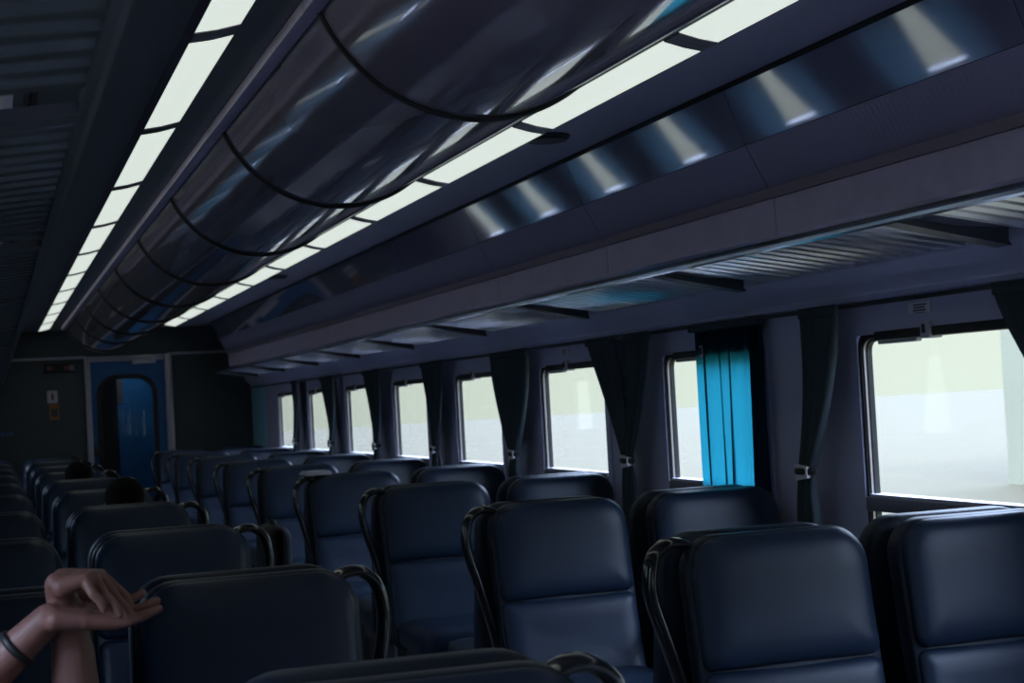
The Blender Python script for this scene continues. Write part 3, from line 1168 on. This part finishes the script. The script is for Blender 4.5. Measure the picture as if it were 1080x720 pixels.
def seated_passenger(x, y, label, zs=.48):
    """passenger sitting on a seat that faces +Y; only the hair shows over the backrest"""
    hip = Vector((0, 0, zs + .09))
    ch = Vector((0, -.02, zs + .40))
    hd = Vector((0, .03, .995))
    bl = [(hip, .125, ch, .125), (hip + Vector((-.07, 0, -.01)), .10, hip + Vector((.07, 0, -.01)), .10),
          (ch + Vector((-.13, 0, .0)), .065, ch + Vector((.13, 0, .0)), .065), (ch, .07, hd - Vector((0, .01, .08)), .05)]
    for s in (-1, 1):
        kn = hip + Vector((s * .10, .43, -.02))
        an = Vector((s * .11, .40, .09))
        bl += [(hip + Vector((s * .08, .03, -.02)), .088, kn, .062), (kn, .058, an, .040), (an, .042, an + Vector((0, .15, -.04)), .036)]
        sh = ch + Vector((s * .17, 0, .0))
        el = sh + Vector((s * .02, .10, -.25))
        wr = hip + Vector((s * .10, .33, .10))
        bl += [(sh, .058, el, .042), (el, .040, wr, .028), (wr, .027, wr + Vector((-s * .01, .06, -.005)), .030)]
        for q in range(4):
            b0 = wr + Vector((s * (-.03 + .02 * q), .08, -.005))
            bl.append((b0, .0095, b0 + Vector((0, .055 - .006 * abs(q - 1.5), -.022)), .008))
        bl.append((wr + Vector((-s * .025, .03, 0)), .011, wr + Vector((-s * .052, .07, -.006)), .009))
    bl += head_blobs(hd, (0, 1, 0))
    hz = hd.z - .125

    def reg(c):
        if c.z > hz + .03 or (c.y > .36 and c.z > zs + .13):
            return 0
        if c.z < zs + .15 and c.y > .08 or c.z < zs:
            return 2
        return 1
    me = remesh_figure('person', bl, .009, [M['skin'], M['shirt'], M['jeans']], reg)
    o = bpy.data.objects.new('person', me)
    C.objects.link(o)
    o.location = (x, y, 0)
    tag(o, label, 'person', 'seated passengers')
    hair_cap(hd, (0, 1, 0), o)
    return o


seated_passenger(.555, 7.00 + .40, 'dark-haired person behind the fourth row of left aisle seats, only hair showing')
seated_passenger(.52, 10.25 + .40, 'dark-haired person farther down the left aisle seats, small dark head')

# the person resting their hands, sitting sideways by the left wall
YH = 2.66


def U(px, py, y):
    """point on the plane Y=y of the coach for a position measured on the photograph"""
    dv = RM @ Vector((px - 540, -(py - 360), -1700.0))
    t = y / dv.y
    return Vector((0, 0, 1.40)) + dv * t


def K(cx_, cy_, dy=0.0):
    return U(cx_ / 5.145, 580 + cy_ / 5.145, YH + dy)


S = .000297 * 1.02           # metres per crop pixel at the hands
bl = []
# lower hand (left hand, palm up)
wl_ = K(262, 372, .02)
elb_l = K(-190, 800, .05)
bl += [(elb_l, .040, K(80, 545, .03), .030), (K(80, 545, .03), .030, wl_, .0250)]
palm_r = .0125
for i, (a, b_, dy) in enumerate(((330, 372, .00), (345, 352, .022), (350, 335, .044), (345, 322, .064))):
    pass
heel = [K(300, 380, -.012), K(300, 365, .012), K(300, 350, .036), K(300, 340, .055)]
knk = [K(615, 398, -.014), K(640, 372, .008), K(640, 345, .030), K(630, 318, .052)]
for i in range(4):
    bl.append((heel[i], .0165, knk[i], .0105))
    bl.append((wl_, .021, heel[i], .0165))
for i in range(3):
    bl.append((heel[i], .016, heel[i + 1], .016))
    bl.append((knk[i], .0105, knk[i + 1], .0105))
    bl.append(((heel[i] + knk[i]) / 2, .0145, (heel[i + 1] + knk[i + 1]) / 2, .0145))
tipsL = [[(700, 388), (745, 370)], [(760, 362), (862, 318)], [(760, 318), (850, 274)], [(705, 272), (772, 232)]]
for i, t in enumerate(tipsL):
    dy = (-.016, .008, .030, .056)[i]
    p1, p2 = K(*t[0], dy), K(*t[1], dy + .004)
    bl += [(knk[i], .0105, p1, .0088), (p1, .0088, p2, .0070)]
# thumb of the lower hand on the far side
bl += [(K(330, 330, .06), .016, K(430, 300, .085), .011), (K(430, 300, .085), .0105, K(520, 290, .092), .0085)]
# upper hand (right hand, palm down, lying across the lower one)
wu = K(315, 190, .030)
elb_r = K(430, 990, .06)
bl += [(elb_r, .042, K(395, 560, .058), .0345), (K(395, 560, .058), .0335, K(345, 300, .050), .0275), (K(345, 300, .050), .026, wu, .0215)]
hu = [K(335, 200, -.004), K(335, 180, .018), K(335, 165, .040), K(340, 155, .058)]
ku = [K(462, 158, -.014), K(500, 140, .008), K(530, 136, .030), K(545, 136, .050)]
for i in range(4):
    bl.append((hu[i], .0175, ku[i], .0110))
    bl.append((wu, .020, hu[i], .017))
for i in range(3):
    bl.append((hu[i], .0165, hu[i + 1], .0165))
    bl.append((ku[i], .0105, ku[i + 1], .0105))
    bl.append(((hu[i] + ku[i]) / 2, .0135, (hu[i + 1] + ku[i + 1]) / 2, .0135))
bl.append((K(300, 178, .0), .0155, K(335, 212, -.006), .0125))
fU = [[(506, 240), (562, 322)], [(572, 246), (648, 354)], [(634, 262), (724, 378)], [(642, 216), (706, 300)]]
for i, t in enumerate(fU):
    d1, d2 = ((-.030, -.034), (-.017, -.031), (.002, -.022), (.026, .014))[i]
    p1, p2 = K(*t[0], d1), K(*t[1], d2)
    m1 = p1.lerp(p2, .55) + Vector((.002, 0, .003))
    bl += [(ku[i], .0100, p1, .0084), (p1, .0084, m1, .0076), (m1, .0076, p2, .0060)]
bl += [(K(360, 200, .06), .015, K(450, 230, .085), .011), (K(450, 230, .085), .0105, K(540, 290, .088), .0085)]
# upper arms, trunk, legs, head outside the frame at the left
shl, shr = Vector((-.20, 2.88, 1.02)), Vector((-.125, 2.55, 1.0))
bl += [(shl, .055, elb_l, .044), (shr, .055, elb_r, .046)]
hipc, chest, hdp = Vector((-.20, 2.72, .57)), Vector((-.215, 2.715, .96)), Vector((-.175, 2.70, 1.27))
bl += [(hipc, .12, chest, .115), (hipc + Vector((0, -.06, 0)), .11, hipc + Vector((0, .06, 0)), .11),
       (chest + Vector((.05, -.14, .03)), .07, chest + Vector((0, .13, .03)), .07), (chest, .06, hdp - Vector((.01, 0, .08)), .048)]
for s in (-1, 1):
    kn = Vector((.22, 2.72 + s * .10, .56))
    an = Vector((.26, 2.72 + s * .10, .09))
    bl += [(hipc + Vector((.03, s * .08, -.01)), .085, kn, .062), (kn, .058, an, .038), (an, .040, an + Vector((.13, 0, -.045)), .034)]
bl += head_blobs(hdp, (1, -.1, 0), .074)


def reg_p(c):
    if c.z > 1.14 or c.x > .0 and c.z > .78 or (c.x > -.06 and c.z > .80):
        return 0
    if c.z < .66 and c.x > -.10 or c.z < .50:
        return 2
    return 1


me = remesh_figure('person', bl, .0028, [M['skin'], M['shirt'], M['jeans']], reg_p, 2)
hp = bpy.data.objects.new('person', me)
C.objects.link(hp)
tag(hp, 'person at the left edge resting one bare hand on the other, dark wristband', 'person')
hair_cap(hdp, (1, -.1, 0), hp)
for s_ in (-1, 1):
    ec = hdp + Vector((.066, -.0066 + s_ * .030, .006))
    mb = MB()
    mb.rings([[(ec.x + .011 * math.cos(a_), ec.y + .011 * math.sin(a_) * math.cos(t), ec.z + .011 * math.sin(a_) * math.sin(t))
               for t in [2 * PI * q / 12 for q in range(12)]] for a_ in [PI * k_ / 8 + .01 for k_ in range(8)]])
    mb.build('eye', M['black'], hp)
# dark band round the forearm of the lower hand
ax = (K(262, 372, .02) - K(80, 545, .03)).normalized()
cb = K(96, 532, .03)
u1 = ax.orthogonal().normalized()
u2 = ax.cross(u1)
pts = [cb + (u1 * math.cos(2 * PI * q / 32) + u2 * math.sin(2 * PI * q / 32)) * .0325 for q in range(33)]
MB().tube(pts, .0040, .0065, n=8, ref=tuple(ax), cap=False).build('wristband', M['black'], hp, ang=2)

# ------------------------------------------------------------------ small things
e = empty('suitcase', (1.505, 9.2, 0), 'black round-topped suitcase standing in the aisle by a right seat', 'suitcase')
mb = MB()
rg = []
for yy, ins in ((-.20, .03), (-.192, .008), (-.18, 0), (.18, 0), (.192, .008), (.20, .03)):
    rg.append([(u, yy, v) for u, v in rrect(-.07 + ins, .07 - ins, .06 + ins, .735 - ins, .065, n=8)])
mb.rings(rg)
mb.build('case_body', M['suitcase'], e, ang=1.0)
MB().tube(catmull([(0, -.06, .73), (0, -.055, .752), (0, 0, .756), (0, .055, .752), (0, .06, .73)], 4), .010, .014, n=8).build('carry_handle', M['black'], e)
for sx in (-.045, .045):
    for sy in (-.14, .14):
        mb = MB()
        mb.rings([[(sx - .012, sy + .03 * math.cos(t), .03 + .03 * math.sin(t)) for t in [2 * PI * q / 14 for q in range(14)]],
                  [(sx + .012, sy + .03 * math.cos(t), .03 + .03 * math.sin(t)) for t in [2 * PI * q / 14 for q in range(14)]]])
        mb.tube([(sx, sy, .03), (sx, sy, .075)], .012, n=8, ref=(1, 0, 0))
        mb.build('wheel', M['black'], e)

e = empty('seat_highlight', (1.655, 8.63, 1.024), 'small white slab painting a highlight on top of the fifth right aisle seat back', 'highlight')
MB().bbox(-.07, .07, -.10, .10, .003, .016, .004).build('highlight_base', M['white'], e)
MB().bbox(-.062, .066, -.092, .094, .016, .024, .003).build('highlight_top', M['white'], e)  # white slab added as a painted highlight on the seat top
